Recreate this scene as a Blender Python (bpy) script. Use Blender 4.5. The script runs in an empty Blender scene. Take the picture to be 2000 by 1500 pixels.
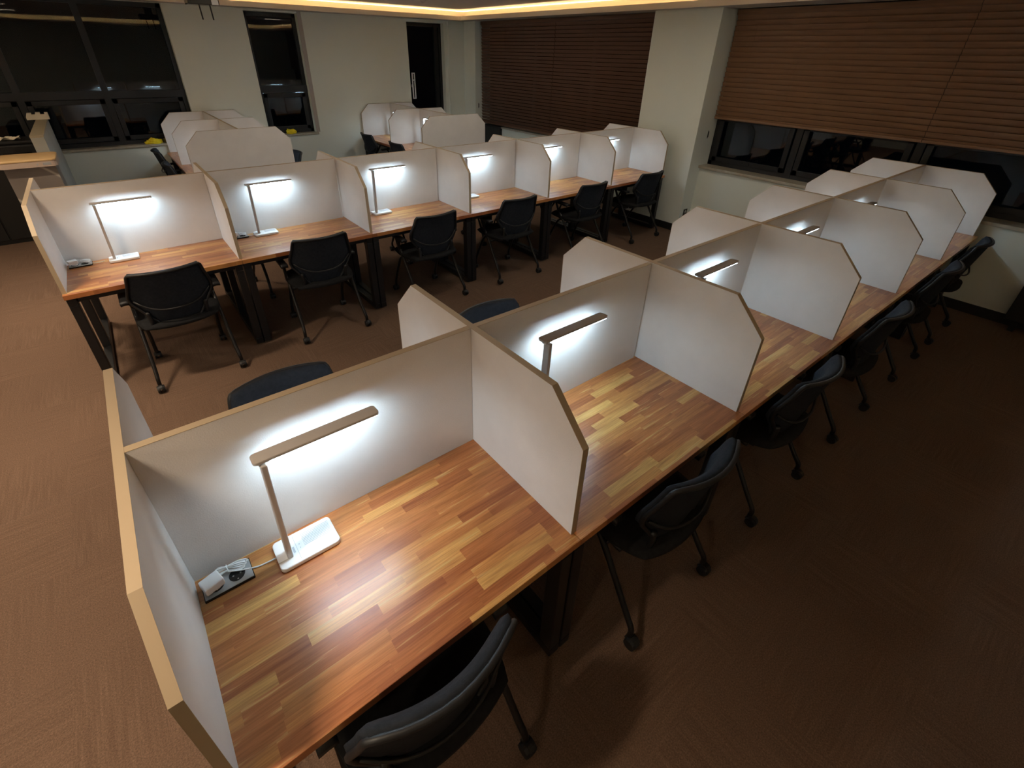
import bpy, bmesh, math, random
from mathutils import Vector, Matrix
random.seed(7)
SC = bpy.context.scene
COL = SC.collection

# ------------------------------------------------------------------ camera
R = [[0.78741932, -0.61612764, 0.01890902],
     [-0.30751808, -0.4192281, -0.85421334],
     [0.53423164, 0.66680922, -0.5195787]]          # rows: right, down, forward
cd = bpy.data.cameras.new('camera'); cam = bpy.data.objects.new('camera', cd); COL.objects.link(cam)
M = Matrix(((R[0][0], -R[1][0], -R[2][0], 0.21008), (R[0][1], -R[1][1], -R[2][1], -1.16013),
            (R[0][2], -R[1][2], -R[2][2], 2.01381), (0, 0, 0, 1)))
cam.matrix_world = M
cd.sensor_width = 36; cd.lens = 921.96 / 2000 * 36
cd.shift_x = 16.46 / 2000; cd.shift_y = -87.27 / 2000
cd.clip_start = 0.02; cd.clip_end = 60
SC.camera = cam
# ------------------------------------------------------------------ world, exposure
w = bpy.data.worlds.new('night'); SC.world = w; w.use_nodes = True
w.node_tree.nodes['Background'].inputs[0].default_value = (0.010, 0.014, 0.022, 1)
w.node_tree.nodes['Background'].inputs[1].default_value = 0.05
SC.view_settings.view_transform = 'Standard'; SC.view_settings.look = 'None'
SC.view_settings.exposure = 0.15; SC.view_settings.gamma = 1.0
SC.view_settings.use_curve_mapping = False
AISLE_W = 13.5       # watts of each focused fitting over the aisle
LAMP_E = 50.0        # desk lamp diffuser
LEFT_FILL_E = 130.0       # added warm fill fittings left of the aisle, out of view
ROOM_FILL_E = 54.0       # added dim fill fittings over the desk rows, out of view
THIN_E = 4.5       # thin line at the top of the cove
COVE_E = 17.0        # LED strips in the ceiling cove

# ------------------------------------------------------------------ materials
def mat(name, col=(.5, .5, .5), rough=.6, metal=0, spec=.5, emit=None, estr=0):
    m = bpy.data.materials.new(name); m.use_nodes = True
    b = m.node_tree.nodes['Principled BSDF']
    b.inputs['Base Color'].default_value = (*col, 1); b.inputs['Roughness'].default_value = rough
    b.inputs['Metallic'].default_value = metal; b.inputs['Specular IOR Level'].default_value = spec
    if emit:
        b.inputs['Emission Color'].default_value = (*emit, 1); b.inputs['Emission Strength'].default_value = estr
    return m
def bsdf(m): return m.node_tree.nodes['Principled BSDF']
class N:
    """tiny node helper"""
    def __init__(s, m): s.t = m.node_tree
    def n(s, typ, **k):
        o = s.t.nodes.new(typ)
        for a, b in k.items(): setattr(o, a, b)
        return o
    def link(s, a, b): s.t.links.new(a, b)
    def math(s, op, a, b=None, c=None):
        o = s.n('ShaderNodeMath', operation=op)
        for i, v in enumerate((a, b, c)):
            if v is None: continue
            if isinstance(v, (int, float)): o.inputs[i].default_value = v
            else: s.link(v, o.inputs[i])
        return o.outputs[0]
    def comb(s, x, y, z=0):
        o = s.n('ShaderNodeCombineXYZ')
        for i, v in enumerate((x, y, z)):
            if isinstance(v, (int, float)): o.inputs[i].default_value = v
            else: s.link(v, o.inputs[i])
        return o.outputs[0]
    def noise(s, vec, scale=1, detail=2, rough=.5):
        o = s.n('ShaderNodeTexNoise'); s.link(vec, o.inputs['Vector'])
        o.inputs['Scale'].default_value = scale; o.inputs['Detail'].default_value = detail
        o.inputs['Roughness'].default_value = rough
        return o.outputs['Fac']
    def white(s, vec):
        o = s.n('ShaderNodeTexWhiteNoise', noise_dimensions='3D'); s.link(vec, o.inputs['Vector'])
        return o.outputs['Value']
    def ramp(s, fac, stops, interp='LINEAR'):
        o = s.n('ShaderNodeValToRGB'); o.color_ramp.interpolation = interp
        e = o.color_ramp.elements
        while len(e) < len(stops): e.new(.5)
        for i, (p, c) in enumerate(stops):
            e[i].position = p; e[i].color = (*c, 1)
        s.link(fac, o.inputs[0]); return o.outputs[0]
    def mix(s, typ, fac, a, b):
        o = s.n('ShaderNodeMix', data_type='RGBA', blend_type=typ)
        for sock, v in ((o.inputs[0], fac), (o.inputs[6], a), (o.inputs[7], b)):
            if isinstance(v, (int, float)): sock.default_value = v
            elif isinstance(v, tuple): sock.default_value = (*v, 1)
            else: s.link(v, sock)
        return o.outputs[2]
    def bump(s, h, strength, dist, target):
        o = s.n('ShaderNodeBump'); o.inputs['Strength'].default_value = strength
        o.inputs['Distance'].default_value = dist
        s.link(h, o.inputs['Height']); s.link(o.outputs[0], target)
def pos(n):
    g = n.n('ShaderNodeNewGeometry'); sp = n.n('ShaderNodeSeparateXYZ'); n.link(g.outputs['Position'], sp.inputs[0])
    return g.outputs['Position'], sp.outputs[0], sp.outputs[1], sp.outputs[2]

def wood(name, along_y=False):
    m = mat(name, rough=.3); n = N(m); P, x, y, z = pos(n)
    if along_y: x, y = y, x
    row = n.math('FLOOR', n.math('DIVIDE', n.math('ADD', y, .013), .037))
    rr = n.white(n.comb(row, 3.3, 1.7))
    xs = n.math('ADD', n.math('DIVIDE', x, .27), n.math('MULTIPLY', rr, 9.0))
    colm = n.math('FLOOR', xs)
    r1 = n.white(n.comb(row, colm, 5.1)); r2 = n.white(n.comb(row, colm, 9.4))
    base = n.ramp(r1, [(0, (.330, .108, .038)), (.3, (.410, .145, .048)), (.65, (.475, .188, .060)), (.85, (.530, .240, .074)), (1, (.610, .345, .112))])
    off = n.math('MULTIPLY', r2, 37.0)
    s1 = n.noise(n.comb(n.math('MULTIPLY', x, 2.6), n.math('ADD', n.math('MULTIPLY', y, 42), off), off), 1, 4, .62)
    s2 = n.noise(n.comb(n.math('MULTIPLY', x, 9), n.math('ADD', n.math('MULTIPLY', y, 260), off), off), 1, 3, .6)
    c = n.mix('MULTIPLY', .8, base, n.ramp(s1, [(.3, (.66, .56, .52)), (.48, (1, 1, 1)), (.62, (1.15, 1.2, 1.2))]))
    c = n.mix('MIX', n.math('MULTIPLY', n.ramp(s1, [(.60, (0, 0, 0)), (.66, (1, 1, 1))]), .6), c, (.64, .42, .17))
    c = n.mix('MULTIPLY', .6, c, n.ramp(s2, [(.3, (.6, .55, .5)), (.6, (1.1, 1.1, 1.1))]))
    n.link(c, bsdf(m).inputs['Base Color'])
    fx = n.math('FRACT', xs); fy = n.math('FRACT', n.math('DIVIDE', n.math('ADD', y, .013), .037))
    h = n.noise(n.comb(n.math('MULTIPLY', x, 4), n.math('ADD', n.math('MULTIPLY', y, 420), off), 0), 1, 3, .6)
    n.bump(h, .35, .0006, bsdf(m).inputs['Normal'])
    bsdf(m).inputs['Roughness'].default_value = .32; bsdf(m).inputs['Coat Weight'].default_value = .25; bsdf(m).inputs['Coat Roughness'].default_value = .30
    return m

def carpet():
    m = mat('carpet', rough=.95, spec=.15); n = N(m); P, x, y, z = pos(n)
    tx = n.math('FLOOR', n.math('DIVIDE', x, .5)); ty = n.math('FLOOR', n.math('DIVIDE', y, .5))
    rt = n.white(n.comb(tx, ty, 2.2)); flip = n.math('MODULO', n.math('ABSOLUTE', n.math('ADD', tx, ty)), 2.0)
    la = n.noise(n.comb(n.math('MULTIPLY', x, 80), n.math('MULTIPLY', y, 4), n.math('MULTIPLY', rt, 20)), 1, 2, .6)
    lb = n.noise(n.comb(n.math('MULTIPLY', x, 4), n.math('MULTIPLY', y, 80), n.math('MULTIPLY', rt, 20)), 1, 2, .6)
    ln = n.math('ADD', n.math('MULTIPLY', la, flip), n.math('MULTIPLY', lb, n.math('SUBTRACT', 1.0, flip)))
    patch = n.noise(P, 2.2, 3, .55)
    fine = n.noise(P, 190, 2, .75)
    c = n.ramp(ln, [(.32, (.138, .085, .058)), (.5, (.155, .097, .066)), (.66, (.176, .111, .076))])
    msk = n.ramp(patch, [(.42, (0, 0, 0)), (.6, (1, 1, 1))])
    c = n.mix('MIX', n.math('MULTIPLY', n.math('SUBTRACT', 1.0, msk), .8), c, (.157, .098, .067))
    c = n.mix('MULTIPLY', .7, c, n.ramp(fine, [(.3, (.5, .5, .5)), (.7, (1.45, 1.45, 1.45))]))
    c = n.mix('MULTIPLY', .5, c, n.ramp(rt, [(0, (.94, .94, .94)), (1, (1.05, 1.04, 1.03))]))
    n.link(c, bsdf(m).inputs['Base Color'])
    n.bump(n.math('ADD', n.math('MULTIPLY', ln, .6), fine), .6, .004, bsdf(m).inputs['Normal'])
    return m

def mottled(name, c1, c2, scale=3, rough=.6, bump=0, bscale=200, spec=.5):
    m = mat(name, rough=rough, spec=spec); n = N(m); P, x, y, z = pos(n)
    f = n.noise(P, scale, 5, .6)
    n.link(n.ramp(f, [(.35, c1), (.65, c2)]), bsdf(m).inputs['Base Color'])
    if bump: n.bump(n.noise(P, bscale, 2, .5), bump, .002, bsdf(m).inputs['Normal'])
    return m

def blindwood(name, c1, c2):
    m = mat(name, rough=.55); n = N(m); P, x, y, z = pos(n)
    f = n.noise(n.comb(n.math('MULTIPLY', x, 6), n.math('MULTIPLY', y, 2.5), n.math('MULTIPLY', z, 45)), 1, 4, .6)
    n.link(n.ramp(f, [(.3, c1), (.7, c2)]), bsdf(m).inputs['Base Color']); return m

def glass():
    m = bpy.data.materials.new('window_glass'); m.use_nodes = True; t = m.node_tree; t.nodes.clear()
    o = t.nodes.new('ShaderNodeOutputMaterial'); mx = t.nodes.new('ShaderNodeMixShader')
    tr = t.nodes.new('ShaderNodeBsdfTransparent'); gl = t.nodes.new('ShaderNodeBsdfGlossy'); fr = t.nodes.new('ShaderNodeFresnel')
    tr.inputs[0].default_value = (.55, .6, .6, 1); gl.inputs['Roughness'].default_value = .015; fr.inputs[0].default_value = 1.5
    t.links.new(fr.outputs[0], mx.inputs[0]); t.links.new(tr.outputs[0], mx.inputs[1]); t.links.new(gl.outputs[0], mx.inputs[2])
    t.links.new(mx.outputs[0], o.inputs[0]); return m

def marble():
    m = mat('grey_stone', rough=.4); n = N(m); P, x, y, z = pos(n)
    wv = n.n('ShaderNodeTexWave', wave_type='BANDS', bands_direction='DIAGONAL'); n.link(P, wv.inputs['Vector'])
    wv.inputs['Scale'].default_value = 1.1; wv.inputs['Distortion'].default_value = .8; wv.inputs['Detail'].default_value = 2
    n.link(n.ramp(wv.outputs['Fac'], [(0, (.17, .14, .12)), (.985, (.20, .17, .145)), (.997, (.36, .31, .25)), (1, (.45, .4, .32))]), bsdf(m).inputs['Base Color'])
    return m

M_ = dict(
    wood=wood('acacia_strips'), woody=wood('acacia_strips_turned', True), carpet=carpet(),
    panel=mottled('panel_laminate', (.72, .695, .67), (.76, .735, .71), 6, .5, .25, 260),
    edge=mat('tan_edging', (.44, .34, .225), .55),
    wall=mottled('wall_paint', (.74, .77, .69), (.77, .80, .72), 1.2, .8, .1, 300),
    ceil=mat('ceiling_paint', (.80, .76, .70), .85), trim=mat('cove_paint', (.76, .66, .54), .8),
    base=mat('black_skirting', (.012, .011, .010), .5),
    frame=mat('black_window_frame', (.006, .006, .007), .45), glass=glass(),
    sill=mottled('stone_sill', (.36, .32, .24), (.46, .42, .34), 14, .35),
    blind1=blindwood('dark_walnut_slats', (.105, .052, .030), (.140, .070, .042)),
    blind2=blindwood('brown_slats', (.205, .105, .052), (.275, .145, .072)),
    steel=mat('black_steel', (.010, .010, .011), .35, 0, .5),
    tube=mat('black_tube', (.010, .009, .009), .3, .2, .5),
    plastic=mat('black_plastic', (.008, .008, .009), .5),
    fabric=mottled('charcoal_fabric', (.014, .017, .023), (.022, .026, .034), 60, .85, .4, 900, .2),
    seat=mottled('black_fabric', (.010, .010, .011), (.016, .016, .017), 60, .9, .4, 900, .2),
    white=mat('white_plastic', (.80, .80, .80), .35),
    lampmetal=mat('satin_lamp_shell', (.50, .46, .43), .35, .1),
    led=mat('led_diffuser', (.9, .9, .9), .5, emit=(.62, .84, 1.0), estr=LAMP_E),
    warm=mat('warm_fill_diffuser', (.9, .9, .9), .5, emit=(1.0, .82, .62), estr=LEFT_FILL_E),
    warmdim=mat('warm_diffuser_dim', (.9, .9, .9), .5, emit=(1.0, .82, .62), estr=25),
    cove=mat('cove_led', (.9, .9, .9), .5, emit=(1.0, .70, .36), estr=COVE_E),
    roomfill=mat('room_fill_diffuser', (.9, .9, .9), .5, emit=(1.0, .90, .74), estr=ROOM_FILL_E),
    covethin=mat('cove_led_thin', (.9, .9, .9), .5, emit=(1.0, .74, .42), estr=THIN_E),
    silver=mat('silver_plate', (.42, .43, .43), .35, .4), black=mat('gloss_black', (.008, .008, .009), .15),
    chrome=mat('bright_screw', (.8, .8, .8), .2, 1), cable=mat('white_cable', (.74, .74, .73), .4),
    pad=mat('grey_mark', (.45, .47, .5), .4),
    partition=mottled('pale_partition', (.42, .43, .40), (.46, .47, .44), 3, .8),
    counterwood=mottled('pale_wood', (.62, .40, .18), (.68, .46, .22), 5, .5), stone=marble(),
    fascia=mat('pinkish_fascia', (.50, .38, .30), .6), paper=mat('paper', (.75, .66, .50), .8),
    yellow=mottled('yellow_cloth', (.80, .60, .01), (.92, .74, .02), 18, .8, .5, 120),
    olive=mottled('olive_cloth', (.16, .13, .03), (.22, .18, .05), 18, .9, .5, 120),
    dark=mat('dark_laminate', (.012, .012, .012), .45),
)

# ------------------------------------------------------------------ helpers
def link(name, bm, material, parent=None, smooth=False, bevel=0, auto=True):
    me = bpy.data.meshes.new(name); bm.normal_update(); bm.to_mesh(me); bm.free()
    if material is not None: me.materials.append(material)
    if smooth: me.polygons.foreach_set('use_smooth', [True] * len(me.polygons))
    o = bpy.data.objects.new(name, me); COL.objects.link(o)
    if parent is not None: o.parent = parent
    if bevel:
        b = o.modifiers.new('bevel', 'BEVEL'); b.width = bevel; b.segments = 2; b.limit_method = 'ANGLE'
    return o
def box(bm, x0, x1, y0, y1, z0, z1, mtx=None):
    c = [(x0, y0, z0), (x1, y0, z0), (x1, y1, z0), (x0, y1, z0), (x0, y0, z1), (x1, y0, z1), (x1, y1, z1), (x0, y1, z1)]
    v = [bm.verts.new(mtx @ Vector(p) if mtx else p) for p in c]
    for f in ((0, 3, 2, 1), (4, 5, 6, 7), (0, 1, 5, 4), (1, 2, 6, 5), (2, 3, 7, 6), (3, 0, 4, 7)):
        bm.faces.new([v[i] for i in f])
    return bm
def BX(*a, **k): return box(bmesh.new(), *a, **k)
def prism(bm, pts, axis, a, b):
    """extrude a closed polygon (pts in the two other axes) from a to b along axis"""
    def P(p, t):
        return {'x': (t, p[0], p[1]), 'y': (p[0], t, p[1]), 'z': (p[0], p[1], t)}[axis]
    lo = [bm.verts.new(P(p, a)) for p in pts]; hi = [bm.verts.new(P(p, b)) for p in pts]
    n = len(pts)
    f1 = bm.faces.new(lo); f2 = bm.faces.new(hi[::-1])
    for i in range(n): bm.faces.new((lo[i], hi[i], hi[(i + 1) % n], lo[(i + 1) % n])) 
    bmesh.ops.recalc_face_normals(bm, faces=bm.faces[:])
    return bm
def rrect(x0, x1, y0, y1, r, n=5):
    out = []
    for cx, cy, a0 in ((x1 - r, y1 - r, 0), (x0 + r, y1 - r, 90), (x0 + r, y0 + r, 180), (x1 - r, y0 + r, 270)):
        for i in range(n + 1):
            a = math.radians(a0 + 90 * i / n); out.append((cx + r * math.cos(a), cy + r * math.sin(a)))
    return out
def smooth_path(pts, n=6):
    P = [Vector(p) for p in pts]; out = []
    for i in range(len(P) - 1):
        p0 = P[max(i - 1, 0)]; p1 = P[i]; p2 = P[i + 1]; p3 = P[min(i + 2, len(P) - 1)]
        for k in range(n):
            t = k / n; t2 = t * t; t3 = t2 * t
            out.append(.5 * ((2 * p1) + (-p0 + p2) * t + (2 * p0 - 5 * p1 + 4 * p2 - p3) * t2 + (-p0 + 3 * p1 - 3 * p2 + p3) * t3))
    out.append(P[-1]); return out
def tube(bm, pts, r, seg=8, closed=False, flat=1.0):
    P = [Vector(p) for p in pts]; n = len(P); rings = []
    up = Vector((0.13, 0.21, 1)).normalized(); prev = None
    for i in range(n):
        if closed: t = (P[(i + 1) % n] - P[i - 1]).normalized()
        else: t = (P[min(i + 1, n - 1)] - P[max(i - 1, 0)]).normalized()
        if prev is None:
            a = t.cross(up)
            if a.length < .1: a = t.cross(Vector((1, 0, 0)))
            a.normalize()
        else:
            a = (prev - t * prev.dot(t)).normalized()
        prev = a; b = t.cross(a)
        rr = r[i] if isinstance(r, (list, tuple)) else r
        rings.append([bm.verts.new(P[i] + a * rr * math.cos(2 * math.pi * k / seg) + b * rr * flat * math.sin(2 * math.pi * k / seg)) for k in range(seg)])
    m = n if closed else n - 1
    for i in range(m):
        A, B = rings[i], rings[(i + 1) % n]
        for k in range(seg): bm.faces.new((A[k], B[k], B[(k + 1) % seg], A[(k + 1) % seg]))
    if not closed: bm.faces.new(rings[0]); bm.faces.new(rings[-1][::-1])
    bmesh.ops.recalc_face_normals(bm, faces=bm.faces[:])
    return bm
def disc(bm, c, r, h, axis='z', seg=20, r2=None):
    c = Vector(c); r2 = r if r2 is None else r2
    def P(a, rr, t):
        u, v = rr * math.cos(a), rr * math.sin(a)
        return c + Vector({'x': (t, u, v), 'y': (u, t, v), 'z': (u, v, t)}[axis])
    lo = [bm.verts.new(P(2 * math.pi * i / seg, r, 0)) for i in range(seg)]
    hi = [bm.verts.new(P(2 * math.pi * i / seg, r2, h)) for i in range(seg)]
    bm.faces.new(lo); bm.faces.new(hi[::-1])
    for i in range(seg): bm.faces.new((lo[i], hi[i], hi[(i + 1) % seg], lo[(i + 1) % seg]))
    bmesh.ops.recalc_face_normals(bm, faces=bm.faces[:])
    return bm
def sheet(bm, fa, fb, nu, nv):
    """closed slab between two parametric surfaces fa(u,v), fb(u,v)"""
    A = [[bm.verts.new(fa(i / nu, j / nv)) for j in range(nv + 1)] for i in range(nu + 1)]
    B = [[bm.verts.new(fb(i / nu, j / nv)) for j in range(nv + 1)] for i in range(nu + 1)]
    for i in range(nu):
        for j in range(nv):
            bm.faces.new((A[i][j], A[i + 1][j], A[i + 1][j + 1], A[i][j + 1]))
            bm.faces.new((B[i][j], B[i][j + 1], B[i + 1][j + 1], B[i + 1][j]))
    for i in range(nu):
        bm.faces.new((A[i][0], B[i][0], B[i + 1][0], A[i + 1][0])); bm.faces.new((A[i][nv], A[i + 1][nv], B[i + 1][nv], B[i][nv]))
    for j in range(nv):
        bm.faces.new((A[0][j], A[0][j + 1], B[0][j + 1], B[0][j])); bm.faces.new((A[nu][j], B[nu][j], B[nu][j + 1], A[nu][j + 1]))
    bmesh.ops.recalc_face_normals(bm, faces=bm.faces[:])
    return bm
def empty(name, loc=(0, 0, 0), rz=0):
    o = bpy.data.objects.new(name, None); COL.objects.link(o); o.location = loc; o.rotation_euler = (0, 0, rz)
    o.empty_display_size = .1; return o
def tag(o, label, cat, group=None):
    o['label'] = label; o['category'] = cat
    if group: o['group'] = group
    return o
def struct(o): o['kind'] = 'structure'; return o
def copy_tree(o, parent=None):
    c = o.copy(); COL.objects.link(c)
    if parent is not None: c.parent = parent
    for ch in o.children: copy_tree(ch, c)
    return c
class Proto:
    def __init__(s, root): s.root = root; s.used = False
    def put(s, x, y, z, rz, label, group):
        o = s.root if not s.used else copy_tree(s.root)
        s.used = True
        o.location = (x, y, z); o.rotation_euler = (0, 0, rz); o['label'] = label; o['group'] = group
        return o
bay = lambda k: 'nearest bay' if k == 0 else ('farthest bay' if k == 5 else ORD[k] + ' bay from the near end')
ORD = ['first', 'second', 'third', 'fourth', 'fifth', 'sixth', 'seventh']

# ------------------------------------------------------------------ dimensions
TZ = .708            # desk top height
PH = .505            # screen height above desk
HD = .553            # screen half depth
CH = .141            # clipped corner
TW = .022            # screen thickness
XA, YA = 0.0, 0.0    # front row start
XB, YB = -.2857, 3.0623
YN = 7.38; XE = 6.10; CZ = 2.62; SZ = 2.47
XW, YS = -4.2, -3.6

# ------------------------------------------------------------------ room
struct(link('floor', BX(XW, XE + .3, YS, YN + .2, -.05, 0), M_['carpet']))
struct(link('ceiling', BX(XW, XE + .3, YS, YN + .2, CZ, CZ + .08), M_['ceil']))
# left wall (y = YN) with three windows
W1 = (-2.4, 1.30, .83, 2.47); W2 = (2.27, 3.00, .83, 2.44); W3 = (4.80, 5.53, .83, 2.42)
bm = bmesh.new()
box(bm, XW, XE + .3, YN, YN + .2, 0, .80); box(bm, XW, XE + .3, YN, YN + .2, 2.47, CZ)
box(bm, XW, W1[0], YN, YN + .2, .80, 2.47); box(bm, W1[1], W2[0], YN, YN + .2, .80, 2.47)
box(bm, W2[1], W3[0], YN, YN + .2, .80, 2.47); box(bm, W3[1], XE + .3, YN, YN + .2, .80, 2.47)
box(bm, W2[0], W2[1], YN, YN + .2, 2.445, 2.47); box(bm, W3[0], W3[1], YN, YN + .2, 2.425, 2.47)
box(bm, 5.60, 5.93, YN - .05, YN, 0, 2.47)
struct(link('wall_left', bm, M_['wall']))
# back wall (x = XE) low wall, pier, corner pier
bm = bmesh.new()
box(bm, XE, XE + .3, YS, 2.25, 0, .80); box(bm, XE, XE + .3, 3.13, 6.375, 0, .80)
box(bm, XE + .25, XE + .3, 6.375, 6.98, 0, .80)
box(bm, 5.865, XE + .3, 2.25, 3.13, 0, 2.47)
box(bm, 5.93, XE + .3, 6.98, YN, 0, 2.47)
box(bm, XE, XE + .3, YS, YN, 2.47, CZ)
struct(link('wall_back', bm, M_['wall']))
struct(link('wall_right', BX(XW, XE + .3, YS - .1, YS, 0, CZ), M_['wall']))
struct(link('wall_front', BX(XW - .1, XW, YS, YN + .2, 0, CZ), M_['wall']))
bm = bmesh.new()
box(bm, XE - .012, XE, YS, 2.25, 0, .09); box(bm, 5.853, 5.865, 2.24, 3.14, 0, .09); box(bm, 5.853, XE, 2.238, 2.25, 0, .09)
box(bm, XE - .012, XE, 3.14, 6.375, 0, .09); box(bm, 5.853, XE, 3.13, 3.142, 0, .09)
struct(link('baseboard_back', bm, M_['base']))
struct(link('baseboard_left', BX(-.2, 5.93, YN - .062, YN - .05, 0, .09) if False else BX(-.2, 5.59, YN - .012, YN, 0, .09), M_['base']))

def window(name, axis, a0, a1, z0, z1, at, mull, rails, sash):
    """frame in the plane axis='y' (spans x) or 'x' (spans y) at depth `at`"""
    r = struct(empty(name, (0, 0, 0)))
    def B(bm, p0, p1, q0, q1, d0, d1):
        if axis == 'y': box(bm, p0, p1, at + d0, at + d1, q0, q1)
        else: box(bm, at + d0, at + d1, p0, p1, q0, q1)
    bm = bmesh.new(); t = .05
    B(bm, a0, a0 + t, z0, z1, -.03, .04); B(bm, a1 - t, a1, z0, z1, -.03, .04)
    B(bm, a0, a1, z0, z0 + t, -.03, .04); B(bm, a0, a1, z1 - t, z1, -.03, .04)
    for m in mull: B(bm, m - .035, m + .035, z0, z1, -.035, .04)
    for q in rails: B(bm, a0, a1, q - .045, q + .045, -.04, .04)
    link('window_frame', bm, M_['frame'], r)
    for s0, s1, q0, q1 in sash:
        bm = bmesh.new(); u = .055
        B(bm, s0, s0 + u, q0, q1, -.05, -.03); B(bm, s1 - u, s1, q0, q1, -.05, -.03)
        B(bm, s0, s1, q0, q0 + u, -.05, -.03); B(bm, s0, s1, q1 - u, q1, -.05, -.03)
        link('sash', bm, M_['frame'], r, bevel=.003)
        bm = bmesh.new(); c = (s0 + s1) / 2; B(bm, c - .05, c + .05, q0 + .018, q0 + .034, -.065, -.05)
        link('window_handle', bm, M_['frame'], r, bevel=.003)
    bm = bmesh.new(); B(bm, a0 + .01, a1 - .01, z0 + .01, z1 - .01, .004, .008)
    link('pane', bm, M_['glass'], r)
    return r
window('window_1', 'y', *W1, YN + .13, [.40, -.46, -1.4], [1.44], [(.44, 1.24, .89, 1.39), (-.42, .36, .89, 1.39), (-1.36, -.5, .89, 1.39)])
window('window_2', 'y', *W2, YN + .13, [], [1.46], [(2.32, 2.95, .88, 1.40)])
window('window_3', 'y', *W3, YN + .13, [5.42], [], [])
window('window_4', 'x', 3.13, 6.98, .83, 2.47, XE + .19, [4.4, 5.7], [], [])
window('window_5', 'x', YS, 2.25, .83, 2.47, XE + .19, [1.25, .15, -.95, -2.05], [1.45], [(1.30, 2.20, .88, 1.40), (.20, 1.20, .88, 1.40), (-.90, .10, .88, 1.40), (-2.0, -1.0, .88, 1.40)])
# stone sills
def sill(name, bm): return struct(link(name, bm, M_['sill'], bevel=.004))
bm = bmesh.new(); box(bm, W1[0], W1[1] + .01, YN - .03, YN + .17, .80, .83); sill('trim_1', bm)
bm = bmesh.new(); box(bm, W2[0] - .01, W2[1] + .03, YN - .03, YN + .17, .80, .83); sill('trim_2', bm)
bm = bmesh.new(); box(bm, W3[0] - .01, W3[1] + .03, YN - .03, YN + .17, .80, .83); sill('trim_3', bm)
bm = bmesh.new(); box(bm, XE - .04, XE + .25, YS, 2.25, .80, .83); sill('trim_4', bm)
bm = bmesh.new(); box(bm, XE - .04, XE + .25, 3.13, 6.36, .80, .83); sill('trim_5', bm)
# painted reveals at the right jambs of the narrow windows
bm = bmesh.new(); box(bm, W2[1], W2[1] + .06, YN - .006, YN, .83, 2.47); struct(link('trim_6', bm, mat('grey_casing', (.40, .35, .31), .6)))
# ceiling cove: soffit, lip, riser, LED strips
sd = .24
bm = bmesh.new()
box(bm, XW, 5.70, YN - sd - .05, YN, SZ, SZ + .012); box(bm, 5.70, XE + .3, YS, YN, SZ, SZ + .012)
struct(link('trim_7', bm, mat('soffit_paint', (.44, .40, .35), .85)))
bm = bmesh.new()
yl = YN - sd - .05; xl = 5.70
box(bm, XW, xl, yl - .018, yl, SZ, SZ + .060); box(bm, xl - .018, xl, YS, yl - .018, SZ, SZ + .060)
box(bm, XW, xl - .018, YS + .28, YS + .298, SZ, SZ + .060); box(bm, XW + .28, XW + .298, YS + .298, yl - .018, SZ, SZ + .060)
box(bm, XW, xl - .018, YS, YS + .28, SZ, SZ + .012); box(bm, XW, XW + .28, YS + .298, yl - .018, SZ, SZ + .012)
struct(link('trim_8', bm, M_['trim']))
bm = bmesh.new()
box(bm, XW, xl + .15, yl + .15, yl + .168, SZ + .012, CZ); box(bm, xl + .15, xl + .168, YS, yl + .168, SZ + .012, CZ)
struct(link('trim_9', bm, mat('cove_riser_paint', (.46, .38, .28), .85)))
bm = bmesh.new()
box(bm, XW, xl + .03, yl + .030, yl + .042, SZ + .02, SZ + .030); box(bm, xl + .030, xl + .042, YS, yl + .03, SZ + .02, SZ + .030)
o = link('cove_light', bm, M_['cove']); tag(o, 'warm LED strip glowing in the lower ceiling cove along both walls', 'light strip')
bm = bmesh.new()
box(bm, XW + .3, xl - .05, YS + .22, YS + .24, SZ + .02, SZ + .030); box(bm, XW + .22, XW + .24, YS + .3, yl - .05, SZ + .02, SZ + .030)  # added strip behind the view, evens out the room light
o = link('cove_light', bm, M_['cove']); tag(o, 'added unseen warm LED fill strip on the camera side of the room', 'light strip')
bm = bmesh.new()
box(bm, XW, xl + .15, yl + .138, yl + .15, CZ - .012, CZ - .006); box(bm, xl + .138, xl + .15, YS, yl + .14, CZ - .012, CZ - .006)
o = link('cove_light', bm, M_['covethin']); tag(o, 'thin upper warm light line where the cove meets the ceiling', 'light strip')

# ceiling fittings over the left aisle, then added ones for fill light
def ceiling_light(focused, wide='warm'):
    r = empty('ceiling_light'); r['category'] = 'ceiling light'
    bm = bmesh.new()
    box(bm, -.20, .20, -.075, -.06, -.02, 0); box(bm, -.20, .20, .06, .075, -.02, 0)
    box(bm, -.20, -.185, -.06, .06, -.02, 0); box(bm, .185, .20, -.06, .06, -.02, 0)
    link('fitting_frame', bm, M_['ceil'], r); link('diffuser', BX(-.183, .183, -.058, .058, -.012, -.002), M_['warmdim'] if focused else M_[wide], r)
    if focused:
        ld = bpy.data.lights.new('beam', 'AREA'); ld.shape = 'RECTANGLE'; ld.size = .34; ld.size_y = .10
        ld.energy = AISLE_W; ld.color = (1.0, .80, .58); ld.spread = math.radians(96)
        lo = bpy.data.objects.new('beam', ld); COL.objects.link(lo); lo.parent = r; lo.location = (0, 0, -.016)
    return Proto(r)
cl = ceiling_light(True)
for y_, nm in ((4.2, 'nearest the windowed wall'), (2.0, 'above the end of the middle desk row'), (-.4, 'above the end of the front desk row')):
    cl.put(-.68, y_, CZ, 0, 'warm rectangular ceiling light over the left aisle, ' + nm, 'warm ceiling lights over the aisle')

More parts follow.
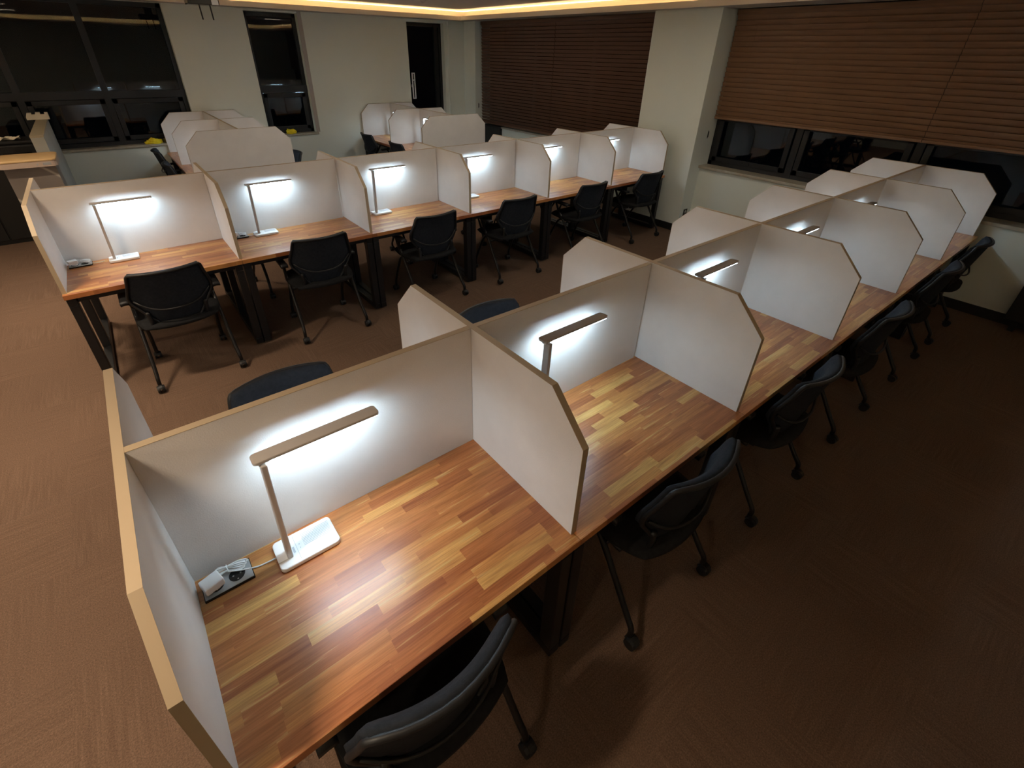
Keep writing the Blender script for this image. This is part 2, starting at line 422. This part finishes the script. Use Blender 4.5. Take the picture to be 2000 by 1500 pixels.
cl = ceiling_light(False)  # added unseen fittings, they throw more light on walls and dividers
for y_, nm in ((5.6, 'deepest'), (3.2, 'second deepest'), (.8, 'third deepest'), (-1.6, 'nearest the viewer')):
    cl.put(-2.6, y_, CZ, 0, 'added warm ceiling fill light far left of the aisle, ' + nm, 'added ceiling fill lights far left')
cl = ceiling_light(False, 'roomfill')  # added unseen fittings, dim overhead fill for the far walls
for x_, y_, nm in ((2.2, 1.55, 'between the two long rows, nearer the aisle'), (4.4, 1.55, 'between the two long rows, nearer the blinds'), (2.2, 4.4, 'behind the middle row, nearer the aisle'), (4.4, 4.4, 'behind the middle row, nearer the blinds')):
    cl.put(x_, y_, CZ, 0, 'added dim ceiling fill light ' + nm, 'added ceiling fill lights over the desks')
# ------------------------------------------------------------------ desks
def make_table(wd):
    r = empty('desk'); r['category'] = 'desk'
    L = 1.0; D = .585
    link('tabletop', BX(.0008, L - .0008, -D, D, TZ - .030, TZ), wd, r, bevel=.0015)
    for x0 in (.004, L - .054):
        x1 = x0 + .050
        for y0 in (-.565, -.03, .505):
            a = link('leg', BX(x0, x1, y0, y0 + .06, .062, TZ - .082), M_['steel'], r, bevel=.004)
        link('foot_bar', BX(x0, x1, -.565, .565, .012, .062), M_['steel'], r, bevel=.004)
        link('top_rail', BX(x0, x1, -.565, .565, TZ - .082, TZ - .030), M_['steel'], r, bevel=.004)
        for y0 in (-.54, .54): link('levelling_foot', disc(bmesh.new(), ((x0 + x1) / 2, y0, 0), .016, .012), M_['chrome'], r)
    for y0 in (-.54, .50):
        link('apron', BX(.054, L - .054, y0, y0 + .04, TZ - .072, TZ - .030), M_['steel'], r, bevel=.003)
    return Proto(r)
TA = make_table(M_['wood']); TC = make_table(M_['woody'])
ROWN = {'A': 'front row', 'B': 'middle row'}
for row, x0, y0 in (('A', XA, YA), ('B', XB, YB)):
    for k in range(6):
        near = bay(k)
        TA.put(x0 + k, y0, 0, 0, 'wood strip desk on black legs, %s, %s' % (ROWN[row], near), 'desks of the ' + ROWN[row])
YC = [7.355, 6.315, 5.285]; XC = {'C': 1.43, 'D': 4.35}
BN = {'C': 'back left block', 'D': 'back middle block'}
for b in 'CD':
    for k in range(2):
        o = TC.put(XC[b], YC[k + 1] - .005 + (0 if k else 0), 0, math.pi / 2, 'wood strip desk, %s, %s' % (BN[b], 'against the windowed wall' if k == 0 else 'nearer the camera'), 'desks of the ' + BN[b])
        o.scale = (1.035 if k == 0 else 1.028, 1, 1)

# ------------------------------------------------------------------ desk screens
OCT = [(-HD, 0), (HD, 0), (HD, PH - CH), (HD - CH, PH), (-HD + CH, PH), (-HD, PH - CH)]
def make_cross():
    bm = prism(bmesh.new(), [(a * .9985, b if b == 0 else b - .0008) for a, b in OCT], 'x', -TW / 2, TW / 2)
    o = link('divider_panel', bm, M_['panel']); o['category'] = 'desk divider'
    ring = [OCT[i] for i in (0, 5, 4, 3, 2, 1)]
    bm = bmesh.new()
    t = .0012
    inn = [(-HD + t, 0), (-HD + t, PH - CH - t * .4), (-HD + CH + t * .4, PH - t), (HD - CH - t * .4, PH - t), (HD - t, PH - CH - t * .4), (HD - t, 0)]
    hw = TW / 2 + .0003
    va = [[bm.verts.new((s, p[0], p[1])) for p in ring] for s in (-hw, hw)]
    vb = [[bm.verts.new((s, p[0], p[1])) for p in inn] for s in (-hw, hw)]
    for i in range(5):
        bm.faces.new((va[0][i], va[0][i + 1], va[1][i + 1], va[1][i]))
        bm.faces.new((vb[0][i], vb[1][i], vb[1][i + 1], vb[0][i + 1]))
        bm.faces.new((va[0][i], vb[0][i], vb[0][i + 1], va[0][i + 1]))
        bm.faces.new((va[1][i], va[1][i + 1], vb[1][i + 1], vb[1][i]))
    for i in (0, 5): bm.faces.new((va[0][i], va[1][i], vb[1][i], vb[0][i]))
    bmesh.ops.recalc_face_normals(bm, faces=bm.faces[:])
    e = link('edge_band', bm, M_['edge'], o); e['label'] = 'tan edge band'
    return Proto(o)
def make_spine(L):
    bm = BX(TW / 2 + .0005, L - TW / 2 - .0005, -TW / 2, TW / 2, 0, PH - .002)
    o = link('spine_panel', bm, M_['panel']); o['category'] = 'desk divider'
    e = link('edge_band', BX(TW / 2 + .0005, L - TW / 2 - .0005, -TW / 2 - .0003, TW / 2 + .0003, PH - .002, PH - .0006), M_['edge'], o); e['label'] = 'tan edge band'
    return Proto(o)
CR = make_cross(); SP = make_spine(1.0); SPC = make_spine(1.035)
for row, x0, y0 in (('A', XA, YA), ('B', XB, YB)):
    for k in range(7):
        x = x0 + k + (.012 if k == 0 else (-.013 if k == 6 else 0))
        nm = 'closing its near end' if k == 0 else ('closing its far end' if k == 6 else ORD[k] + ' from the near end')
        CR.put(x, y0, TZ + .0004, 0, 'grey clipped-corner divider across the %s, %s' % (ROWN[row], nm), 'cross dividers of the ' + ROWN[row])
    for k in range(6):
        s = SP.put(x0 + k + (.012 if k == 0 else 0), y0, TZ + .0004, 0, 'straight grey spine divider along the %s, %s' % (ROWN[row], bay(k)), 'spine dividers of the ' + ROWN[row])
        if k in (0, 5): s.scale = (.987, 1, 1)
for b in 'CD':
    for k in range(3):
        CR.put(XC[b], YC[k], TZ + .0004, math.pi / 2, 'grey clipped-corner divider, %s, %s' % (BN[b], ('against the windowed wall', 'the middle one', 'closing its camera end')[k]), 'cross dividers of the ' + BN[b])
    for k in range(2):
        s = SPC.put(XC[b], YC[k + 1], TZ + .0004, math.pi / 2, 'straight grey spine divider, %s, %s' % (BN[b], 'half by the windowed wall' if k == 0 else 'half nearer the camera'), 'spine dividers of the ' + BN[b])
        s.scale = ((YC[k] - YC[k + 1]) / 1.035, 1, 1)

# ------------------------------------------------------------------ desk lamp (local: base at left, spine at +y)
def make_lamp():
    r = empty('desk_lamp'); r['category'] = 'lamp'
    bm = prism(bmesh.new(), rrect(0, .175, -.055, .055, .014), 'z', .002, .018)
    b = link('lamp_base', bm, M_['white'], r, bevel=.003)
    bm = bmesh.new()
    for i in range(9): box(bm, .080, .165, -.008 + i * .0055, -.0065 + i * .0055, .018, .0184)
    box(bm, .058, .059, -.045, .045, .018, .0184)
    g = link('charging_grooves', bm, M_['pad'], b)
    bm = bmesh.new(); disc(bm, (.068, .006, .018), .0018, .0006, seg=10); disc(bm, (.068, -.008, .018), .0014, .0006, seg=10)
    box(bm, .046, .052, -.016, .006, .018, .0184); link('touch_mark', bm, M_['pad'], b)
    link('base_notch', BX(.0, .03, -.026, .026, .018, .0205), M_['white'], r, bevel=.001)
    m = Matrix.Translation((.032, -.012, .018)) @ Matrix.Rotation(math.radians(1.6), 4, 'Y')
    bm = BX(-.006, .010, -.016, .016, 0, .372, mtx=m)
    link('pole', bm, M_['lampmetal'], r, bevel=.003)
    link('hinge', BX(.034, .062, -.010, .012, .378, .392), M_['white'], r, bevel=.002)
    m = Matrix.Translation((.0, .0, .392)) @ Matrix.Rotation(math.radians(-4), 4, 'X')
    bm = prism(bmesh.new(), rrect(.022, .368, -.021, .025, .012), 'z', 0, .010)
    bmesh.ops.transform(bm, matrix=m, verts=bm.verts[:])
    h = link('lamp_head', bm, M_['lampmetal'], r, bevel=.002)
    bm = BX(.062, .360, -.016, .020, -.0035, .0, mtx=m)
    link('diffuser', bm, M_['led'], h)
    return Proto(r)
LP = make_lamp()
# ------------------------------------------------------------------ power outlet strip and adapter
def make_outlet():
    r = empty('desk_outlet'); r['category'] = 'power outlet'
    link('outlet_frame', BX(0, .128, -.036, .036, .0002, .008), M_['black'], r, bevel=.001)
    link('cover_plate', BX(.002, .126, -.034, .034, .008, .0105), M_['silver'], r, bevel=.001)
    for x in (.034, .088):
        bm = disc(bmesh.new(), (x, -.002, .0105), .021, .0008, seg=28)
        s = link('socket', bm, M_['black'], r)
        bm = bmesh.new()
        for a in (-.0095, .0095): disc(bm, (x + a, -.002, .0113), .0025, .0004, seg=10)
        disc(bm, (x, -.018, .0113), .0022, .0006, seg=10)
        link('contact', bm, M_['chrome'], s)
    return Proto(r)
def make_adapter():
    r = empty('power_adapter'); r['category'] = 'charger'
    m = Matrix.Translation((.030, -.008, .0118)) @ Matrix.Rotation(.28, 4, 'Z')
    link('plug', disc(bmesh.new(), (.034, -.002, .0118), .017, .012, seg=20), M_['white'], r)
    link('adapter_body', BX(-.026, .024, -.021, .021, .011, .036, mtx=m), M_['white'], r, bevel=.003)
    bm = bmesh.new()
    for i in range(7):
        dz = .004 * (i % 3); dy = .0028 * i
        pts = [(.022, .018 + dy * .3, .022), (.048 + .003 * (i % 2), .023 + dy * .5, .026 + dz), (.070, .022 + dy * .15, .027 + dz * .6), (.095 + .002 * (i % 3), .012 + dy, .022 + dz), (.112 + .002 * i % 3, .010 + dy * .8, .016 + dz), (.098, .006 + dy * .9, .014 + dz * .5), (.070, .018 + dy * .1, .021), (.040, .012 + dy * .5, .020)]
        tube(bm, smooth_path(pts, 5), .0021, 6)
    b = link('cable_bundle', bm, M_['cable'], r, smooth=True)
    bm = bmesh.new(); ring = [(.071, .024 + .010 * math.cos(a), .023 + .010 * math.sin(a)) for a in [i * math.pi / 7 for i in range(14)]]
    tube(bm, ring, .0016, 6, closed=True); link('cable_tie', bm, M_['cable'], b)
    pts = [(.070, .012, .024), (.105, .000, .015), (.140, -.006, .004), (.170, -.010, .004), (.196, -.016, .010)]
    link('cable', tube(bmesh.new(), smooth_path(pts, 6), .0022, 6), M_['cable'], r, smooth=True)
    return Proto(r)
OU = make_outlet(); AD = make_adapter()
for row, x0, y0 in (('A', XA, YA), ('B', XB, YB)):
    for k in range(6):
        lx = {('B', 0): .03, ('B', 1): -.02, ('A', 2): .02}.get((row, k), 0)
        LP.put(x0 + k + .228 + lx, y0 - .088, TZ + .0003, 0, 'lit white desk lamp, %s, camera side, %s' % (ROWN[row], bay(k)), 'lamps on the camera side of the ' + ROWN[row])
        LP.put(x0 + k + 1 - .228, y0 + .088, TZ + .0003, math.pi, 'lit white desk lamp, %s, behind the spine, %s' % (ROWN[row], bay(k)), 'lamps behind the spine of the ' + ROWN[row])
        if (row == 'A' and k < 2) or (row == 'B' and k < 6):
            OU.put(x0 + k + .036, y0 - .066, TZ, 0, 'silver two-socket desk outlet, %s, %s' % (ROWN[row], bay(k)), 'desk outlets of the ' + ROWN[row])
            AD.put(x0 + k + .036, y0 - .066, TZ, 0, 'white charger with bundled cable, %s, %s' % (ROWN[row], bay(k)), 'chargers on the ' + ROWN[row])
for b in 'CD':
    for k in range(2):
        yc = YC[k + 1]
        w_ = 'by the windowed wall' if k == 0 else 'nearer the camera'
        LP.put(XC[b] - .088, yc + 1.0 - .228, TZ + .0003, -math.pi / 2, 'lit white desk lamp, left side of %s, %s' % (BN[b], w_), 'lamps of the ' + BN[b])
        LP.put(XC[b] + .088, yc + .228, TZ + .0003, math.pi / 2, 'lit white desk lamp, right side of %s, %s' % (BN[b], w_), 'lamps of the ' + BN[b])

# ------------------------------------------------------------------ mesh-back chair on casters (local: faces +y)
def back_half(z):      # half width of the backrest at height z
    pts = [(.455, .120), (.52, .160), (.62, .228), (.67, .230), (.75, .208), (.82, .196)]
    for (a, b), (c, d) in zip(pts, pts[1:]):
        if z <= c: return b + (d - b) * (z - a) / (c - a)
    return pts[-1][1]
def back_y(x, z):
    return -.180 - .085 * (z - .455) / .365 + .058 * (x / .20) ** 2
def make_chair():
    r = empty('mesh_chair'); r['category'] = 'chair'
    # seat
    def f(top):
        def g(u, v):
            a = 2 * u - 1; b = 2 * v - 1
            x = .235 * a * math.sqrt(1 - .30 * b * b) * 1.06; y = .02 + .235 * b * math.sqrt(1 - .30 * a * a) * 1.06
            ex = abs(a) ** 4; ey = abs(b) ** 5
            zz = (.468 - .018 * ex - .014 * ey + .006 * a * a) if top else (.418 + .012 * ex + .012 * ey)
            if v > .8: zz -= .015 * ((v - .8) / .2) ** 2
            return (x, y, zz)
        return g
    link('seat', sheet(bmesh.new(), f(True), f(False), 14, 14), M_['seat'], r, smooth=True)
    # backrest frame loop
    zs = [.462 + .350 * i / 12 for i in range(13)]
    L = [(-back_half(z), z) for z in zs]; Rr = [(back_half(z), z) for z in reversed(zs)]
    loop = L[:-1] + [(-.197, .808), (-.190, .819)] + [(-.17 + .34 * i / 8, .822) for i in range(9)] + [(.190, .819), (.197, .808)] + Rr[1:-1] + [(.112, .452)] + [(.10 - .20 * i / 6, .448) for i in range(7)] + [(-.112, .452)]
    pts = [(x, back_y(x, z) - .006, z) for x, z in loop]
    link('back_frame', tube(bmesh.new(), pts, .0095, 8, closed=True), M_['plastic'], r, smooth=True)
    # padded mesh panel in front of the frame
    def pad(dy):
        def g(u, v):
            z = .450 + .378 * v; h = back_half(min(max(z, .455), .82)) + .001
            if v > .95: h -= .012 * ((v - .95) / .05) ** 2
            x = -h + 2 * h * u
            e = max(abs(u - .5) * 2, 0) ** 10; e2 = abs(v - .5) * 2; e2 = e2 ** 14
            return (x, back_y(x, z) + .004 + dy * (1 - .55 * max(e, e2)), z)
        return g
    link('backrest', sheet(bmesh.new(), pad(.036), pad(-.004), 18, 16), M_['fabric'], r, smooth=True)
    # lumbar rib and rear bracket
    pts = [(-.21 + .42 * i / 14, 0, 0) for i in range(15)]
    pts = [(x, back_y(x, .56) - .026, .560 + .075 * (abs(x) / .21) ** 3) for x, _, _ in pts]
    link('lumbar_support', tube(bmesh.new(), pts, .006, 6), M_['plastic'], r, smooth=True)
    for s in (-1, 1):
        bm = tube(bmesh.new(), smooth_path([(s * .215, .00, .425), (s * .190, -.13, .425), (s * .160, -.165, .45), (s * .165, back_y(.165, .54) - .014, .55)], 5), .013, 8)
        link('back_bracket', bm, M_['plastic'], r, smooth=True)
    for s in (-1, 1):
        bm = tube(bmesh.new(), smooth_path([(s * .235, .13, .60), (s * .238, .07, .50), (s * .240, -.02, .40), (s * .248, -.185, .16), (s * .253, -.232, .095), (s * .255, -.235, .055)], 5), .0125, 8)
        l = link('leg', bm, M_['tube'], r, smooth=True)
        caster(l, s * .255, -.25)
        bm = tube(bmesh.new(), smooth_path([(s * .225, -.10, .415), (s * .222, .06, .405), (s * .218, .17, .25), (s * .220, .232, .11), (s * .220, .236, .055)], 5), .0125, 8)
        l = link('leg', bm, M_['tube'], r, smooth=True)
        caster(l, s * .220, .25)
        # arm
        bm = bmesh.new()
        def g(dz):
            return lambda u, v: (s * (.235 + .050 * u), -.09 + .24 * v, .612 + dz - .010 * (1 - v) - .004 * abs(u - .5) * 2)
        sheet(bm, g(.012), g(-.010), 4, 8)
        link('armrest', bm, M_['plastic'], r, smooth=True)
        link('arm_post', tube(bmesh.new(), smooth_path([(s * .238, .07, .50), (s * .245, .03, .58), (s * .256, -.03, .602)], 5), .011, 8), M_['tube'], r, smooth=True)
    link('crossbar', tube(bmesh.new(), [(-.240, -.03, .385), (.240, -.03, .385)], .010, 8), M_['tube'], r, smooth=True)
    link('seat_bracket', BX(-.20, .20, -.12, .10, .398, .420), M_['plastic'], r, bevel=.004)
    return Proto(r)
def caster(leg, x, y):
    bm = bmesh.new()
    for s in (-1, 1):
        disc(bm, (x + s * .008 - .007 * (s < 0) * 0, y, .027), .027, s * .014, 'x', 18, .024)
    tube(bm, [(x, y + (.012 if y < 0 else -.012), .075), (x, y + (.012 if y < 0 else -.012), .040)], .010, 8)
    def hood(rr):
        return lambda u, v: (x - .010 + .020 * u, y + rr * math.cos(.2 + 2.6 * v), .027 + rr * math.sin(.2 + 2.6 * v))
    sheet(bm, hood(.031), hood(.027), 3, 10)
    link('caster', bm, M_['plastic'], leg)
CHR = make_chair()
random.seed(3)
aj = [0, 0, 0, 0, 0, 0]
ax = [.443, 1.495, 2.43, 3.41, 4.47, 5.34]
for k in range(6):
    CHR.put(ax[k], -.478, 0, 0, 'black caster chair, right side of front row, %s' % bay(k), 'chairs on the right side of the front desk row')
bx = [.246, 1.243, 2.235, 3.180, 4.22, 5.236]
for k in range(6):
    CHR.put(bx[k], 2.50 + (.04 if k else 0), 0, math.radians((0, -2, 1, -1, 1, 0)[k]), 'black mesh-back chair, camera side of middle row, %s' % bay(k), 'chairs on the camera side of the middle desk row')
for k in range(6):
    CHR.put([.48, 1.56, 2.5, 3.5, 4.5, 5.45][k], .462, 0, math.pi, 'dark caster chair behind the front row spine, %s' % bay(k), 'chairs behind the front desk row')
    CHR.put(XB + .5 + k, YB + .47, 0, math.pi, 'dark caster chair behind the middle row spine, %s' % bay(k), 'chairs behind the middle desk row')
for b in 'CD':
    for k in range(2):
        yc = (YC[k] + YC[k + 1]) / 2
        w_ = 'by the windowed wall' if k == 0 else 'nearer the camera'
        CHR.put(XC[b] - .52, yc, 0, -math.pi / 2, 'black caster chair, left side of %s, %s' % (BN[b], w_), 'chairs of the ' + BN[b])
        CHR.put(XC[b] + .52, yc, 0, math.pi / 2, 'black caster chair, right side of %s, %s' % (BN[b], w_), 'chairs of the ' + BN[b])

# ------------------------------------------------------------------ venetian blinds
def blind(label, x, y0, y1, zb, zt, pitch, depth, tilt, m, nlad):
    r = empty('venetian_blind', (x, (y0 + y1) / 2, zt)); tag(r, label, 'blind')
    cy = (y0 + y1) / 2
    n = int((zt - .05 - zb - .03) / pitch); k = 0
    link('headrail', BX(-.03, .03, y0 - cy, y1 - cy, -.05, 0), m, r)
    bm = bmesh.new(); segs = nlad if nlad > 1 else 1
    a = math.radians(tilt)
    for i in range(n + 1):
        z = zt - .05 - pitch * (i + .5) - zt
        for s in range(segs):
            ya = y0 + (y1 - y0) * s / segs + (.003 if s else 0) - cy; yb = y0 + (y1 - y0) * (s + 1) / segs - (.003 if s < segs - 1 else 0) - cy
            mt = Matrix.Translation((0, 0, z)) @ Matrix.Rotation(a, 4, 'Y')
            box(bm, -depth / 2, depth / 2, ya, yb, -.0015, .0015, mtx=mt)
    link('slats', bm, m, r)
    link('bottom_rail', BX(-.02, .02, y0 - cy, y1 - cy, zb - zt, zb + .025 - zt), m, r, bevel=.003)
    bm = bmesh.new(); q = 4 * segs
    for i in range(q):
        yy = y0 + (y1 - y0) * (i + .5) / q - cy
        for xx in (-.024, .024): tube(bm, [(xx, yy, -.05), (xx, yy, zb + .02 - zt)], .0008, 4)
    link('ladder_cord', bm, m, r)
    return r
blind('dark walnut venetian blind nearly covering the window in the back corner', 6.045, 3.15, 6.93, .855, 2.465, .0497, .050, 62, M_['blind1'], 2)
blind('wide brown wooden venetian blind half lowered at the right, closed slats', 6.17, YS + .05, .136, 1.37, 2.465, .050, .053, 66, M_['blind2'], 1)
blind('brown wooden venetian blind half lowered next to the wall pier', 6.17, .14, 2.235, 1.37, 2.465, .050, .053, 66, M_['blind2'], 1)

# black cabinet in the niche, low black box at the right
r = empty('cabinet', (6.19, 6.67, 0)); tag(r, 'tall black cabinet in the niche under the corner end of the dark blind', 'cabinet')
link('cabinet_body', BX(-.11, .11, -.29, .29, 0, .82), M_['dark'], r, bevel=.003)
link('cabinet_door', BX(-.125, -.111, -.28, .28, .02, .80), M_['dark'], r, bevel=.003)
r = empty('wall_heater', (XE - .09, -1.5, 0)); tag(r, 'low black heater box standing against the back wall at the right edge', 'heater')
link('heater_body', BX(-.07, .075, -.48, .48, .10, .42), M_['dark'], r, bevel=.006)
bm = bmesh.new(); box(bm, -.05, .05, -.42, -.38, 0, .10); box(bm, -.05, .05, .38, .42, 0, .10); link('heater_foot', bm, M_['dark'], r)
# outlet on the pier, cord cleats, window pull
r = empty('wall_outlet', (5.98, 2.25, .225)); tag(r, 'small black double wall outlet low on the pier side', 'wall outlet')
link('outlet_plate', BX(-.04, .04, -.006, 0, -.06, .06), M_['black'], r, bevel=.002)
bm = bmesh.new()
for s in (-.028, .028): disc(bm, (0, -.008, s), .018, .002, 'y', 18)
link('socket', bm, M_['silver'], r)
def cleat(x, y, z, label, d):
    r = empty('cord_cleat', (x, y, z)); tag(r, label, 'cord cleat')
    link('cleat_plate', BX(-.008, .008, -.006 * d, 0, -.045, .045) if d > 0 else BX(-.008, .008, 0, .006, -.045, .045), M_['plastic'], r)
    bm = bmesh.new()
    for s in (-.04, .04): disc(bm, (0, -.008 * d if d > 0 else .006, s), .007, .004, 'y', 12)
    link('cleat_screw', bm, M_['white'], r)
cleat(6.0, 6.98, 1.14, 'small black cord cleat with white ends beside the dark blind', 1)
cleat(6.12, 2.25, 1.19, 'small dark cord cleat with white knob on the pier near the brown blind', 1)
r = empty('wall_bracket', (4.86, YN, 1.47)); tag(r, 'upright white bracket handle on the left edge of the narrow corner window', 'bracket')
bm = bmesh.new(); box(bm, -.045, -.030, -.05, -.03, -.20, .20); box(bm, .0, .012, -.05, -.03, -.20, .20); box(bm, -.045, .012, -.05, -.03, .19, .205); box(bm, -.045, .012, -.05, -.03, -.205, -.19); box(bm, -.045, .012, -.05, -.03, .08, .10); box(bm, -.04, -.03, -.03, .0, -.02, .02)
link('bracket_frame', bm, M_['white'], r)

# ------------------------------------------------------------------ yellow cloths on the sills
def lump(name, x, y, z, sx, sy, sz, m, label, cat, seed):
    rnd = random.Random(seed)
    bm = bmesh.new(); bmesh.ops.create_icosphere(bm, subdivisions=4, radius=1)
    ph = [rnd.uniform(0, 6) for _ in range(9)]
    for v in bm.verts:
        p = v.co.copy(); d = 1 + .13 * math.sin(5 * p.x + ph[0] + 2 * p.z) + .10 * math.sin(8 * p.y + ph[1] + 3 * p.x) + .08 * math.sin(11 * p.z + 5 * p.x + ph[2]) + .06 * math.sin(17 * p.x + ph[3] - 9 * p.y)
        v.co = Vector((p.x * sx * d, p.y * sy * d, max(p.z * sz * d, -.35 * sz) + .35 * sz))
    o = link(name, bm, m, smooth=True); o.location = (x, y, z); tag(o, label, cat); return o
lump('cloth', .74, YN + .02, .83, .10, .05, .05, M_['yellow'], 'crumpled bright yellow cloth on the left window sill by the back left desks', 'cloth', 1)
lump('cloth', .905, YN + .065, .83, .05, .03, .04, M_['olive'], 'dull olive cloth bundle on the sill, beside the left yellow cloth', 'cloth', 5)
lump('cloth', 2.60, YN + .02, .83, .075, .05, .05, M_['yellow'], 'crumpled yellow cloth on the sill of the narrow middle window', 'cloth', 9)

# ------------------------------------------------------------------ partition, counter, printer
r = empty('low_partition', (-.325, 6.56, 0)); tag(r, 'pale low partition wall running to the window beside the counter', 'partition')
link('partition_wall', BX(-.052, .052, -.81, .81, 0, 1.19), M_['partition'], r)
link('partition_cap', BX(-.054, .054, -.812, .81, 1.19, 1.21), mat('partition_cap', (.46, .40, .28), .6), r)
bm = prism(bmesh.new(), [(-.11, 0), (.10, 0), (.10, .075), (.07, .075), (.07, .055), (.03, .055), (.03, .08), (-.01, .08), (-.02, .055), (-.05, .055), (-.05, .075), (-.09, .075), (-.11, .03)], 'y', -.02, .05)
o = link('paper_tray', bm, M_['paper']); o.location = (-.345, 7.24, 1.2102); tag(o, 'notched beige card tray on top of the partition end at the window', 'tray')
r = empty('counter', (-.44, 5.55, 0)); tag(r, 'narrow grey stone-faced counter with pale wooden top by the low partition', 'counter')
link('counter_front', BX(-.195, .185, -.17, .18, 0, .985), M_['stone'], r)
bm = prism(bmesh.new(), rrect(-.225, .215, -.24, .19, .05), 'z', 1.035, 1.055)
link('counter_top', bm, M_['counterwood'], r, bevel=.006)
bm = prism(bmesh.new(), rrect(-.222, .212, -.235, .187, .048), 'z', .985, 1.035)
f = link('counter_fascia', bm, M_['fascia'], r)
link('sticker', BX(.105, .165, -.2365, -.2352, .998, 1.022), M_['silver'], f)
link('sticker', BX(.060, .070, -.2365, -.2352, 1.000, 1.016), M_['silver'], f)
r = empty('side_cabinet', (-1.3, 6.9, 0)); tag(r, 'dark low cabinet behind the counter under the left window', 'cabinet')
link('cabinet_body', BX(-.90, .90, -.42, .40, 0, .84), M_['dark'], r, bevel=.004)
for i in range(3): link('cabinet_door', BX(-.89 + i * .6, -.31 + i * .6, -.436, -.421, .05, .83), M_['dark'], r, bevel=.002)
r = empty('printer', (-.60, 6.72, .84)); tag(r, 'black desktop printer on the dark cabinet behind the counter', 'printer')
link('printer_body', BX(-.17, .17, -.2, .2, .0005, .20), M_['plastic'], r, bevel=.02)
link('printer_lid', BX(-.165, .165, -.19, .19, .20, .235), M_['plastic'], r, bevel=.012)
link('paper_slot', BX(-.12, .12, -.215, -.198, .07, .12), M_['black'], r)
link('control_panel', BX(-.02, .12, -.206, -.198, .14, .18), M_['steel'], r)
bm = bmesh.new()
def pp(dz): return lambda u, v: (-.09 + .17 * u + .01 * math.sin(7 * v), -.07 + .12 * v, dz + .022 * math.sin(5 * u + 3 * v) ** 2 + .012 * math.sin(11 * v + 4 * u) ** 2)
sheet(bm, pp(.004), pp(.002), 12, 10)
o = link('crumpled_paper', bm, M_['paper']); o.location = (-.62, 6.66, 1.076); tag(o, 'crumpled cream paper lying on top of the black printer', 'paper')

# ------------------------------------------------------------------ router hung below the ceiling, sprinkler
r = empty('wifi_router', (1.40, 5.25, CZ)); tag(r, 'black router with two hanging antennas mounted on the ceiling above the back left desks', 'router')
link('mount_plate', BX(-.05, .05, -.05, .05, -.19, 0), M_['plastic'], r)
link('router_body', BX(-.15, .13, -.09, .09, -.262, -.19), M_['black'], r, bevel=.008)
link('white_label', BX(.06, .12, -.093, -.0895, -.258, -.205), M_['white'], r)
for s in (-.055, .04):
    link('antenna', tube(bmesh.new(), [(s, -.08, -.255), (s + .004, -.08, -.385)], .007, 8), M_['plastic'], r)
o = link('smoke_sensor', disc(disc(bmesh.new(), (0, 0, -.012), .045, .012, seg=20), (0, 0, -.035), .018, .024, seg=14, r2=.028), M_['ceil']); o.location = (4.35, 6.0, CZ); tag(o, 'small round detector on the ceiling near the cove corner', 'detector')
